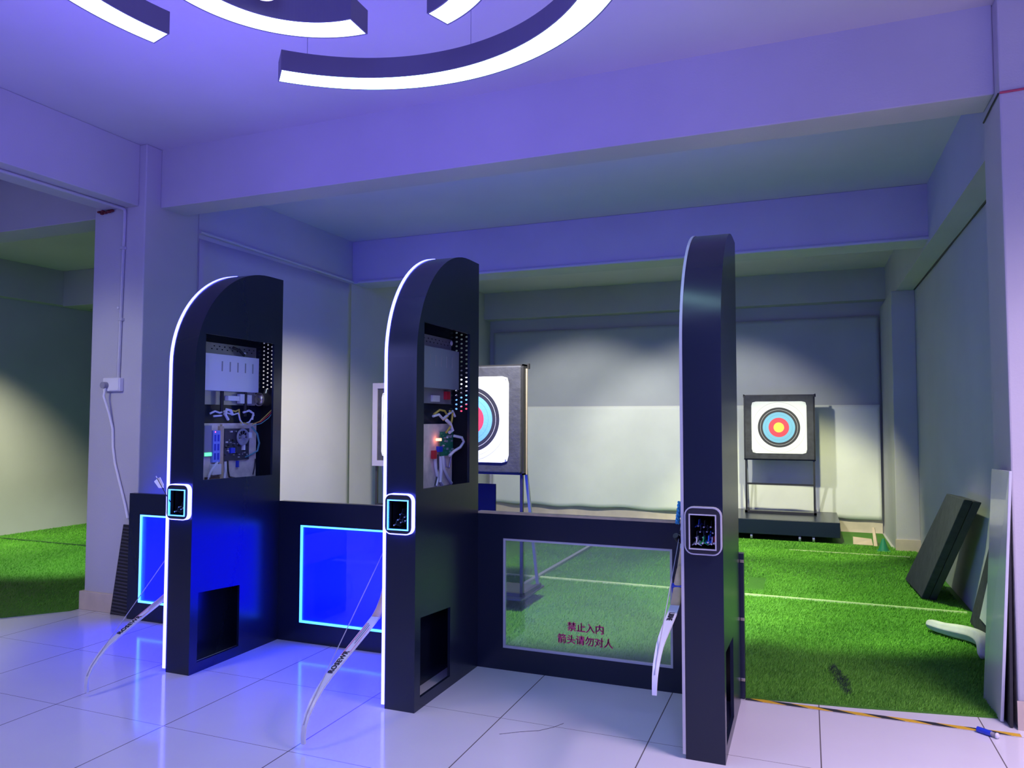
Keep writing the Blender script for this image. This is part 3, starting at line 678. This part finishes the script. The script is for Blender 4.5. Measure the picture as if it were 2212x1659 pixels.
# ------------------------------------------------------------------ recurve bows
def bow(label, origin, ang, sc, txt, yaw=0.0):
    th = math.radians(ang)
    eu = Vector((yaw, math.cos(th), math.sin(th))).normalized(); ev = Vector((0, math.sin(th), -math.cos(th))); ew = eu.cross(ev).normalized(); ev = ew.cross(eu)
    rot = Matrix((( eu.x, ev.x, ew.x, 0), (eu.y, ev.y, ew.y, 0), (eu.z, ev.z, ew.z, 0), (0, 0, 0, 1)))
    t = thing('recurve_bow', origin, label, 'bow', 'recurve bows leaning on the pylons', rot @ Matrix.Scale(sc, 4))
    half = [(-.125, .052, .009), (-.105, .028, .010), (-.075, .004, .0115), (-.03, -.011, .013), (.03, -.013, .0145), (.09, -.007, .016), (.16, .014, .018), (.25, .048, .020), (.35, .089, .0215), (.45, .130, .0225), (.555, .170, .023)]
    U0, U1 = .555, 1.005
    for up in (False, True):
        P = []
        for (u, v, w_) in half:
            P.append((Vector(((U0 + U1) - u if up else u, v, 0)), w_))
        path = []
        for i, (p, w_) in enumerate(P):
            d = (P[min(i + 1, len(P) - 1)][0] - P[max(i - 1, 0)][0]).normalized(); n = Vector((-d.y, d.x, 0))
            path.append((p, Vector((0, 0, 1)), n, w_, .0045 if i > 1 else .006))
        limb = MB().sweep(path, [(-1, -1), (1, -1), (1, 1), (-1, 1)]).build('limb', LIMB, t, smooth=True)
        if not up:
            # red and black decoration on the string side
            mb = MB()
            def strip(u0, u1, w0, w1, m):
                q = []
                for u in np.linspace(u0, u1, 7):
                    v = np.interp(u, [h[0] for h in half], [h[1] for h in half]); q.append((u, v))
                for (a, b_) in zip(q[:-1], q[1:]):
                    mb.face([(a[0] + .0024, a[1] - .0058 , w0), (b_[0] + .0024, b_[1] - .0058, w0), (b_[0] + .0024, b_[1] - .0058, w1), (a[0] + .0024, a[1] - .0058, w1)], m)
            if txt[1]:
                strip(.28, .50, .013, .0165, INKR); strip(.30, .47, -.0165, -.0145, INKR); strip(.36, .49, -.006, -.003, INK); strip(.38, .50, .004, .0065, INK)
                mb.build('stripe', None, limb)
            else:
                mb.bm.free()
            u = .24 if txt[1] else .40; v = float(np.interp(u, [h[0] for h in half], [h[1] for h in half]))
            sl = math.atan2(.041, .10)
            # x axis of the text runs along the limb, its face looks towards the string
            xa = Vector((math.cos(sl), math.sin(sl), 0)) * (1 if txt[1] else -1); ya = Vector((0, 0, 1)) * (-1 if txt[1] else 1) ; za = xa.cross(ya)
            if za.y > 0: ya = -ya; za = xa.cross(ya)
            M = Matrix(((xa.x, ya.x, za.x, u), (xa.y, ya.y, za.y, v), (xa.z, ya.z, za.z, 0), (0, 0, 0, 1))) @ Matrix.Translation((0, 0, .0065))
            text_mesh(txt[0], .036, 'lettering', INK, limb, M, off=.0006, spacing=1.05)
    # wooden riser with a shaped grip
    R = [(.55, .170, .0235, .011), (.60, .178, .024, .013), (.66, .176, .024, .017), (.70, .162, .022, .022), (.735, .150, .018, .028), (.78, .146, .015, .028), (.82, .160, .017, .022), (.86, .176, .022, .019), (.91, .180, .024, .016), (.96, .178, .024, .013), (1.01, .170, .0235, .011)]
    path = []
    for i, (u, v, w_, th_) in enumerate(R):
        a, b_ = R[max(i - 1, 0)], R[min(i + 1, len(R) - 1)]
        d = Vector((b_[0] - a[0], b_[1] - a[1], 0)).normalized(); n = Vector((-d.y, d.x, 0))
        path.append((Vector((u, v, 0)), Vector((0, 0, 1)), n, w_, th_))
    prof = [(math.copysign(abs(math.cos(a)) ** .6, math.cos(a)), math.copysign(abs(math.sin(a)) ** .6, math.sin(a))) for a in [2 * PI * k / 16 for k in range(16)]]
    rs = MB().sweep(path, prof).build('riser', BOWWOOD, t, smooth=True)
    mb = MB(); mb.tube([(-.07, -.006, 0), (-.02, -.0185, 0), (.05, -.0195, 0), (.3, -.014, 0), (.78, -.004, 0), (1.26, -.014, 0), (1.51, -.0195, 0), (1.58, -.0185, 0), (1.63, -.006, 0)], .0022, n=6)
    mb.build('string', STRING, t, smooth=True)
    return t, rs
bow('white-limbed bow leaning on the pylon with the fan circuit board', Vector((-3.405, 2.815, .150)), 46, 1.0, ('ROSEWR', True))
bow('white-limbed bow leaning on the pylon with the plain grey power box', Vector((-2.010, 2.725, .150)), 45, 1.0, ('ROSEWR', True))
bw3, rs3 = bow('white-limbed bow with blue-strapped wooden grip beside the unlit pylon', Vector((-.530, 2.795, .505)), 27.5, .88, ('LIRINE', False), -.032)
MB().sweep([(Vector((u, .172, 0)), Vector((0, 0, 1)), Vector((0, 1, 0)), .031, .024) for u in (.672, .70)], [(-1, -1), (1, -1), (1, 1), (-1, 1)]).build('blue_strap', BLUEP, rs3, bevel=.004)
tw = []
for k in range(2):
    P = [Vector((-.537 - .0006 * i + .006 * math.cos(i * .9 + k * PI), 3.40 + .006 * math.sin(i * .9 + k * PI), 1.035 - i * .0046)) for i in range(22)]
    tw.append(P)
mb = MB()
for P in tw: mb.tube(P, .006, n=6)
tag(mb.build('twisted_cord', CYANC, smooth=True), 'light blue twisted cord hanging at the edge of the unlit pylon', 'cord')

# ------------------------------------------------------------------ grooved rubber mat by the column
t = thing('grooved_mat', (-4.685, 3.972, 0), 'black grooved rubber mat leaning between the socket column and a barrier', 'mat')
MB().hexa([(0, .002, 0), (.23, .002, 0), (.23, .014, 0), (0, .014, 0)], [(.10, .008, .645), (.31, .008, .64), (.31, .020, .64), (.10, .020, .645)]).build('sheet', BLACKP, t)
mb = MB()
for i in range(26):
    f = (i + .5) / 26; z = f * .63; x = f * .10
    mb.hexa([(x + .006, -.003 + f * .006, z), (x + .20, -.003 + f * .006, z - .012), (x + .20, .003 + f * .006, z - .012), (x + .006, .003 + f * .006, z)],
            [(x + .008, -.003 + f * .006, z + .012), (x + .20, -.003 + f * .006, z), (x + .20, .003 + f * .006, z), (x + .008, .003 + f * .006, z + .012)])
mb.build('rib', mat('rubber_rib', (.05, .05, .06), .45), t)

# ------------------------------------------------------------------ targets
def target(label, cx, y, zc, zfoot, hw, hh, extra):
    t = thing('target_stand', (cx, y, zfoot), label, 'archery target', 'archery targets on stands')
    c = zc - zfoot
    butt = MB().box(-hw + .012, hw - .012, 0, .11, c - hh + .012, c + hh - .012).build('foam_butt', FOAM, t, bevel=.012, segs=3)
    mb = MB()
    mb.box(hw - .012, hw, .03, .12, c - hh, c + hh); mb.box(-hw, -hw + .012, .03, .12, c - hh, c + hh); mb.box(-hw, hw, .03, .12, c - hh, c - hh + .012); mb.box(-hw, hw, .03, .12, c + hh - .012, c + hh)
    mb.build('frame', extra.get('frame', BLACKP), t)
    if 'edge' in extra: MB().box(hw, hw + .006, .085, .105, c - hh, c + hh - .03).build('edge_strip', extra['edge'], t)
    if 'frame' in extra:
        MB().holed([(-hw, c - hh), (hw, c - hh), (hw, c + hh), (-hw, c + hh)], [[(-hw + .055, c - hh + .055), (hw - .055, c - hh + .055), (hw - .055, c + hh - .055), (-hw + .055, c + hh - .055)]], lambda u, v: Vector((u, -.012, v)), Vector((0, .02, 0))).build('front_frame', extra['frame'], t)
    mb = MB()
    mb.box(hw - .004, hw + .012, .112, .14, c + hh - .03, c + hh + .01); mb.box(-hw - .012, -hw + .004, .112, .14, c + hh - .03, c + hh + .01)
    mb.build('corner_bracket', BLACKP, t)
    # paper face: slightly wavy sheet, origin at its middle
    pw, ph = .322, .322; n = 12; mb = MB(); grid = []
    for i in range(n + 1):
        rowv = []
        for j in range(n + 1):
            u = -1 + 2 * i / n; v = -1 + 2 * j / n
            bulge = .0012 * math.sin(5 * u + 2 * v) * (u * u + v * v) * .5
            cut = .012 if (abs(u) == 1 and abs(v) == 1) else 0
            rowv.append(mb.bm.verts.new((u * pw - math.copysign(cut, u), -.006 - abs(bulge), v * ph - math.copysign(cut, v))))
        grid.append(rowv)
    for i in range(n):
        for j in range(n): mb.bm.faces.new((grid[i][j], grid[i + 1][j], grid[i + 1][j + 1], grid[i][j + 1]))
    paper = mb.build('paper_face', RINGS, t); paper.location = (0, 0, c)
    sd = paper.modifiers.new('solid', 'SOLIDIFY'); sd.thickness = .003; sd.offset = 0
    for sx in (-1, 1):
        for sz in (-1, 1):
            MB().tube([(sx * .298, -.012, c + sz * .298), (sx * .302, 0, c + sz * .302)], .004, n=6).build('pin', STEEL, t)
    r = .011
    for sx in (-1, 1):
        MB().box(sx * (hw - .02) - r, sx * (hw - .02) + r, .04, .062, 0.022, c - hh).build('leg', BLACKP, t)
        lg = MB(); a = Vector((sx * (hw - .02), .12, c - hh + .1)); b_ = Vector((sx * (hw - .02), .40, .022))
        lg.sweep([(a, Vector((1, 0, 0)), Vector((0, 1, 0)), .011, .011), (b_, Vector((1, 0, 0)), Vector((0, 1, 0)), .011, .011)], [(-1, -1), (1, -1), (1, 1), (-1, 1)])
        lg.build('rear_leg', STEELD, t)
    MB().box(-hw + .03, hw - .03, .043, .059, (c - hh) * .53, (c - hh) * .53 + .022).build('crossbar', BLACKP, t)
    mb = MB(); mb.box(-hw - .0, hw + .0, .035, .065, 0, .024); mb.box(-hw, -hw + .03, .035, .43, 0, .024); mb.box(hw - .03, hw, .035, .43, 0, .024)
    mb.build('base_frame', BLACKP, t)
    return t
tr = target('dark-framed archery target on the wheeled carriage at the back wall', -.330, 9.80, 1.315, .250, .418, .408, {})
tm = target('grey archery target half hidden behind the pylon with the grey power box', -2.385, 5.14, 1.405, .10, .425, .412, {'edge': mat('frame_tan', (.42, .35, .27), .5)})
tl = target('pale-edged archery target standing by the grey wall sheet, nearly all hidden', -3.62, 6.42, 1.355, .10, .425, .412, {'frame': mat('frame_pale', (.34, .32, .40), .5)})
MB().box(-.40, .11, .25, .26, .10, .80).build('rubber_apron', BLACKIN, tm)

def carriage(label, x0, x1, y0, y1, z0, z1):
    t = thing('target_carriage', ((x0 + x1) / 2, y0, 0), label, 'carriage', 'wheeled carriages below the targets')
    hx = (x1 - x0) / 2; d = y1 - y0
    MB().box(-hx, hx, 0, d, z0, z1).build('box', BLACK, t, bevel=.006)
    for sx in (-.75, -.3, .42, .62):
        w_ = MB(); w_.cyl((sx * hx - .012, .05, .045), (sx * hx + .012, .05, .045), .037, n=18); w_.cyl((sx * hx - .013, .05, .045), (sx * hx + .013, .05, .045), .022, STEEL, n=14)
        w_.mats.insert(0, GREYP) if False else None
        w_.build('wheel', GREYP, t, smooth=True)
    return t
carriage('black wheeled carriage at the back wall under the dark-framed target', -1.15, .325, 9.22, 10.24, .075, .248)
carriage('low dark carriage under the half hidden grey target', -2.85, -1.95, 5.10, 5.62, .082, .098)
carriage('low dark carriage under the pale-edged target by the wall sheet', -4.10, -3.14, 6.38, 6.90, .082, .098)
t = thing('floor_rail', (-2.235, 4.9, 0), 'grey metal rail on the turf seen through the clear window', 'rail')
MB().box(-.018, .018, .0, 4.2, .008, .034).build('rail', STEEL, t, bevel=.003)
MB().box(-.030, -.018, .0, 4.2, .008, .016).build('flange', STEELD, t)

# ------------------------------------------------------------------ curtains
def cloth(name, x0, x1, y, z0, z1, m, amp, ragged, label, nx=120, nz=26):
    mb = MB(); G = []
    for i in range(nx + 1):
        u = i / nx; x = x0 + (x1 - x0) * u; rowv = []
        rag = ragged * (.5 * math.sin(u * 23) + .5 * math.sin(u * 51 + 1)) if ragged else 0
        for j in range(nz + 1):
            v = j / nz
            yy = y + amp * (math.sin(x * 5.1 + v * 1.2) * .5 + math.sin(x * 11.3 - v) * .3 + math.sin(x * 2.2 + 3 * v) * .6) * (1 - .7 * v)
            rowv.append(mb.bm.verts.new((x, yy, z0 + rag * (1 - v) + (z1 - z0) * v)))
        G.append(rowv)
    for i in range(nx):
        for j in range(nz): mb.bm.faces.new((G[i][j], G[i + 1][j], G[i + 1][j + 1], G[i][j + 1]))
    o = mb.build(name, m, smooth=True); s_ = o.modifiers.new('solid', 'SOLIDIFY'); s_.thickness = .004
    return tag(o, label, 'curtain', 'backstop sheets on the back wall')
cloth('backstop_sheet', -4.40, .85, 10.345, 1.55, 2.72, CURT_U, .010, 0, 'upper grey backstop sheet hanging below the back beam')
cloth('backstop_sheet', -4.40, .84, 10.305, .17, 1.60, CURT_L, .020, .015, 'lower off-white backstop sheet hanging behind the targets')
# sheet on the left wall
mb = MB(); G = []
for i in range(31):
    y = 4.533 + (6.66 - 4.533) * i / 30; r_ = []
    for j in range(21):
        z = .30 + (2.84 - .30) * j / 20; r_.append(mb.bm.verts.new((-4.480 + .003 * math.sin(y * 7 + z), y, z)))
    G.append(r_)
for i in range(30):
    for j in range(20): mb.bm.faces.new((G[i][j], G[i + 1][j], G[i + 1][j + 1], G[i][j + 1]))
o = mb.build('wall_sheet', WALL, smooth=True); o.modifiers.new('solid', 'SOLIDIFY').thickness = -.004
tag(o, 'grey cloth sheet covering the long side wall of the range', 'curtain')

# ------------------------------------------------------------------ turf
def blades(name, regions, parent, hgt=.016, poly=None):
    V_, F_ = [], []
    base = 0; vs = []
    for (x0, x1, y0, y1, dens) in regions:
        n = int((x1 - x0) * (y1 - y0) * dens)
        x = rng.uniform(x0, x1, n); y = rng.uniform(y0, y1, n); a = rng.uniform(0, 2 * PI, n); h = hgt * rng.uniform(.6, 1.25, n); wd = rng.uniform(.0012, .0024, n) * (1 + .25 * (y - 4))
        lx = rng.normal(.006, .006, n); ly = rng.normal(.002, .007, n)
        keep = y > np.interp(x, [-10, -.31, .2, .742, .9], [3.99, 3.99, 4.056, 4.152, 4.18]) + .005 if x0 > -4.6 else y > np.interp(x, [-9, -5.3, -5.03], [3.45, 3.61, 3.93]) + .005
        if poly:
            ins = np.zeros(n, bool); xx = x + rng.normal(0, .007, n); yy = y + rng.normal(0, .012, n)
            for (ax, ay), (bx, by) in zip(poly, poly[1:] + poly[:1]):
                ins ^= ((ay > yy) != (by > yy)) & (xx < (bx - ax) * (yy - ay) / (by - ay + 1e-9) + ax)
            keep &= ins
        x, y, a, h, wd, lx, ly = [q[keep] for q in (x, y, a, h, wd, lx, ly)]
        n = len(x); z = np.full(n, .006)
        p = np.empty((n, 3, 3)); dx, dy = np.cos(a) * wd, np.sin(a) * wd
        p[:, 0] = np.stack([x - dx, y - dy, z], 1); p[:, 1] = np.stack([x + dx, y + dy, z], 1); p[:, 2] = np.stack([x + lx, y + ly, z + h], 1)
        vs.append(p.reshape(-1, 3))
    v = np.concatenate(vs).astype(np.float32); n = len(v) // 3
    me = bpy.data.meshes.new(name); me.vertices.add(len(v)); me.vertices.foreach_set('co', v.ravel())
    me.loops.add(len(v)); me.loops.foreach_set('vertex_index', np.arange(len(v), dtype=np.int32))
    me.polygons.add(n); me.polygons.foreach_set('loop_start', np.arange(0, 3 * n, 3, dtype=np.int32))
    me.update(calc_edges=True); me.materials.append(TURF)
    o = bpy.data.objects.new(name, me); COL.objects.link(o); o.parent = parent; o['kind'] = 'stuff'
    return o
def turf_sheet(outline, label):
    mb = MB(); mb.hexa([(x, y, .0005) for x, y in outline], [(x, y, .0075) for x, y in outline])
    return tag(mb.build('artificial_turf', TURFB), label, 'turf')
tf = turf_sheet([(-4.487, 3.99), (-.31, 3.99), (.2, 4.056), (.742, 4.152), (.868, 4.175), (.868, 4.41), (1.095, 4.41), (1.095, 8.98), (.84, 9.06), (.84, 10.3), (-4.487, 10.3)], 'green artificial turf covering the shooting lanes behind the barriers')
blades('grass_blade', [(-.36, 1.05, 3.99, 5.2, 42000), (-.36, 1.05, 5.2, 7.0, 22000), (-.5, 1.05, 7.0, 9.2, 9000), (-2.6, -.36, 4.0, 6.5, 9000), (-2.8, -.5, 6.5, 9.2, 4500)], tf)
mb = MB(); mb.box(-4.4, 1.05, 6.265, 6.295, .0076, .020)
o = mb.build('marking_line', TURFL, tf); o['label'] = 'pale line across the turf'
o = MB().box(-.2, .95, 8.60, 8.612, .0076, .018).build('seam', TURFL, tf)
sn = blades('stain', [(.05, .22, 4.15, 4.75, 60000)], tf, .019, [(.085, 4.60), (.115, 4.68), (.175, 4.42), (.180, 4.24), (.158, 4.20), (.115, 4.42)])
sn.data.materials[0] = STAIN; sn['label'] = 'dark stain on the turf'
tf2 = turf_sheet([(-9.0, 3.45), (-5.3, 3.61), (-5.03, 3.93), (-5.03, 4.6), (-4.76, 4.6), (-4.76, 10.3), (-9.0, 10.3)], 'green artificial turf in the other bay beyond the socket column')
blades('grass_blade', [(-9.0, -5.05, 3.5, 7.6, 5000)], tf2)
MB().box(-8.98, -5.1, 5.93, 5.945, .0076, .021).build('seam', mat('turf_seam', (.03, .10, .02), .8), tf2)

# hazard tape
t = tag(MB().box(-.312, .862, 3.966, 4.000, .0003, .0015).build('hazard_tape', HAZARD), 'black and yellow hazard tape on the tiles at the turf edge', 'tape')
# fine cracks in the tiles
fl = bpy.data.objects['floor']
mb = MB()
P = [(-1.30, 3.13), (-1.22, 3.19), (-1.15, 3.23), (-1.10, 3.29), (-1.07, 3.35)]
for a, b_ in zip(P[:-1], P[1:]):
    mb.box(a[0], b_[0], a[1], a[1] + .003, .0002, .0006); 
mb.bm.free()
mb = MB(); mb.tube([(x, y, .0004) for x, y in P], .0012, n=4)
mb.build('crack', INK, fl)

# ------------------------------------------------------------------ things along the right wall
fx = thing('foam_block', (.80, 6.6, .0), 'thick black foam block leaning beside the end of the pale turf line', 'foam block', 'black foam blocks along the range wall')
def slab(par, name, pts, thick, m, bevel=.006):
    a = [Vector(p) for p in pts]; n = (a[1] - a[0]).cross(a[3] - a[0]).normalized() * thick
    if n.x < 0: n = -n
    MB().hexa(a, [p + n for p in a]).build(name, m, par, bevel=bevel)
slab(fx, 'block', [(-.035, .72, .030), (0.0, 0, .030), (.150, -.93, .885), (.150, -.26, .862)], .052, FOAM)
slab(fx, 'core_layer', [(.018, .72, .020), (.053, .008, .020), (.203, -.922, .875), (.203, -.26, .852)], .050, mat('foam_core', (.060, .058, .075), .75, noise=.15, nscale=14))
fx = thing('foam_block', (1.015, 5.75, .0), 'black foam target block with pale sheet, mostly hidden by the white board', 'foam block', 'black foam blocks along the range wall')
slab(fx, 'block', [(0, .24, .016), (0, -.46, .016), (.048, -.84, .76), (.048, -.33, .74)], .034, FOAM)
slab(fx, 'paper_face', [(-.004, -.12, .13), (-.004, -.42, .13), (.028, -.68, .60), (.028, -.42, .60)], .004, LIMB, 0)
o = MB().hexa([(.800, 4.42, .004), (.812, 4.12, .004), (.826, 4.12, .004), (.814, 4.42, .004)], [(.838, 4.285, 1.165), (.838, 3.94, 1.175), (.850, 3.94, 1.175), (.850, 4.285, 1.165)]).build('white_board', ALU, bevel=.002)
tag(o, 'long pale glossy board leaning upright on the corner column', 'board')
tag(MB().hexa([(.838, 4.06, .004), (.850, 4.06, .004), (.850, 4.39, .004), (.838, 4.39, .004)], [(.8565, 4.06, 1.13), (.8685, 4.06, 1.13), (.8685, 4.38, 1.13), (.8565, 4.38, 1.13)]).build('dark_sheet', BLACKP), 'thin dark sheet on the column side behind the pale glossy board', 'board')  # thin near-black sheet covering the column's side face
# crumpled white plastic sleeve lying on the turf
P = [(.715, 5.66, .062), (.75, 5.61, .066), (.80, 5.56, .062), (.86, 5.52, .064), (.92, 5.475, .066), (.965, 5.41, .068), (.985, 5.32, .06), (.96, 5.19, .055), (.93, 5.09, .045), (.915, 5.06, .04)]
R_ = [.024, .038, .036, .045, .046, .047, .047, .042, .030, .015]
path = []
for i, p in enumerate(P):
    a = Vector(P[max(i - 1, 0)]); b_ = Vector(P[min(i + 1, len(P) - 1)]); d = (b_ - a).normalized(); s_ = Vector((0, 0, 1)).cross(d).normalized()
    path.append((Vector(p), s_, d.cross(s_), R_[i] * 1.1, R_[i]))
prof = [((1 + .13 * math.sin(3 * k)) * math.cos(2 * PI * k / 14), (1 + .13 * math.cos(5 * k)) * math.sin(2 * PI * k / 14)) for k in range(14)]
o = MB().sweep(path, prof).build('plastic_sleeve', mat('white_film', (.68, .68, .66), .45, noise=.08, nscale=25), smooth=True)
sb = o.modifiers.new('sub', 'SUBSURF'); sb.levels = 1; sb.render_levels = 2
tag(o, 'crumpled white plastic sleeve bent on the turf near the glossy board', 'sleeve')
# small blue capped tube on the tape
t = thing('blue_tube', (.69, 3.955, .0135), 'small blue tube with white cap lying at the end of the hazard tape', 'tube', None, Matrix.Rotation(math.radians(-38), 4, 'Z'))
MB().cyl((0, 0, 0), (.058, 0, 0), .0125).build('barrel', BLUEP, t, smooth=True)
MB().cyl((.058, 0, 0), (.072, 0, 0), .009).build('neck', GREYP, t, smooth=True)
MB().ball((.083, 0, 0), .013, WHITEP, (.7, 1, 1)).build('cap', None, t, smooth=True)
# debris at the foot of the back wall
t = thing('traffic_cone', (.735, 8.93, .0), 'small green cone by the back corner column', 'cone')
MB().cyl((0, 0, .012), (0, 0, .14), .055, n=20, r1=.012).build('cone', CONEG, t, smooth=True)
MB().box(-.065, .065, -.065, .065, .007, .014).build('base', CONEG, t, bevel=.003)
tag(MB().hexa([(.46, 9.30, .008), (.66, 9.29, .008), (.66, 9.34, .008), (.46, 9.36, .008)], [(.46, 9.32, .08), (.65, 9.32, .07), (.65, 9.36, .07), (.46, 9.39, .08)]).build('cardboard_scrap', PALE), 'torn cardboard scrap on the turf below the backstop sheet', 'cardboard')
tag(MB().hexa([(.665, 9.25, .008), (.70, 9.24, .008), (.71, 9.27, .008), (.67, 9.28, .008)], [(.655, 9.33, .20), (.68, 9.33, .20), (.685, 9.345, .20), (.66, 9.345, .20)]).build('cardboard_strip', PALE), 'upright torn cardboard strip beside the green cone', 'cardboard')
struct(MB().box(-4.4, .85, 10.36, 10.4, 0, .17).build('trim_6', BEIGE), 'beige skirting under the backstop sheet')
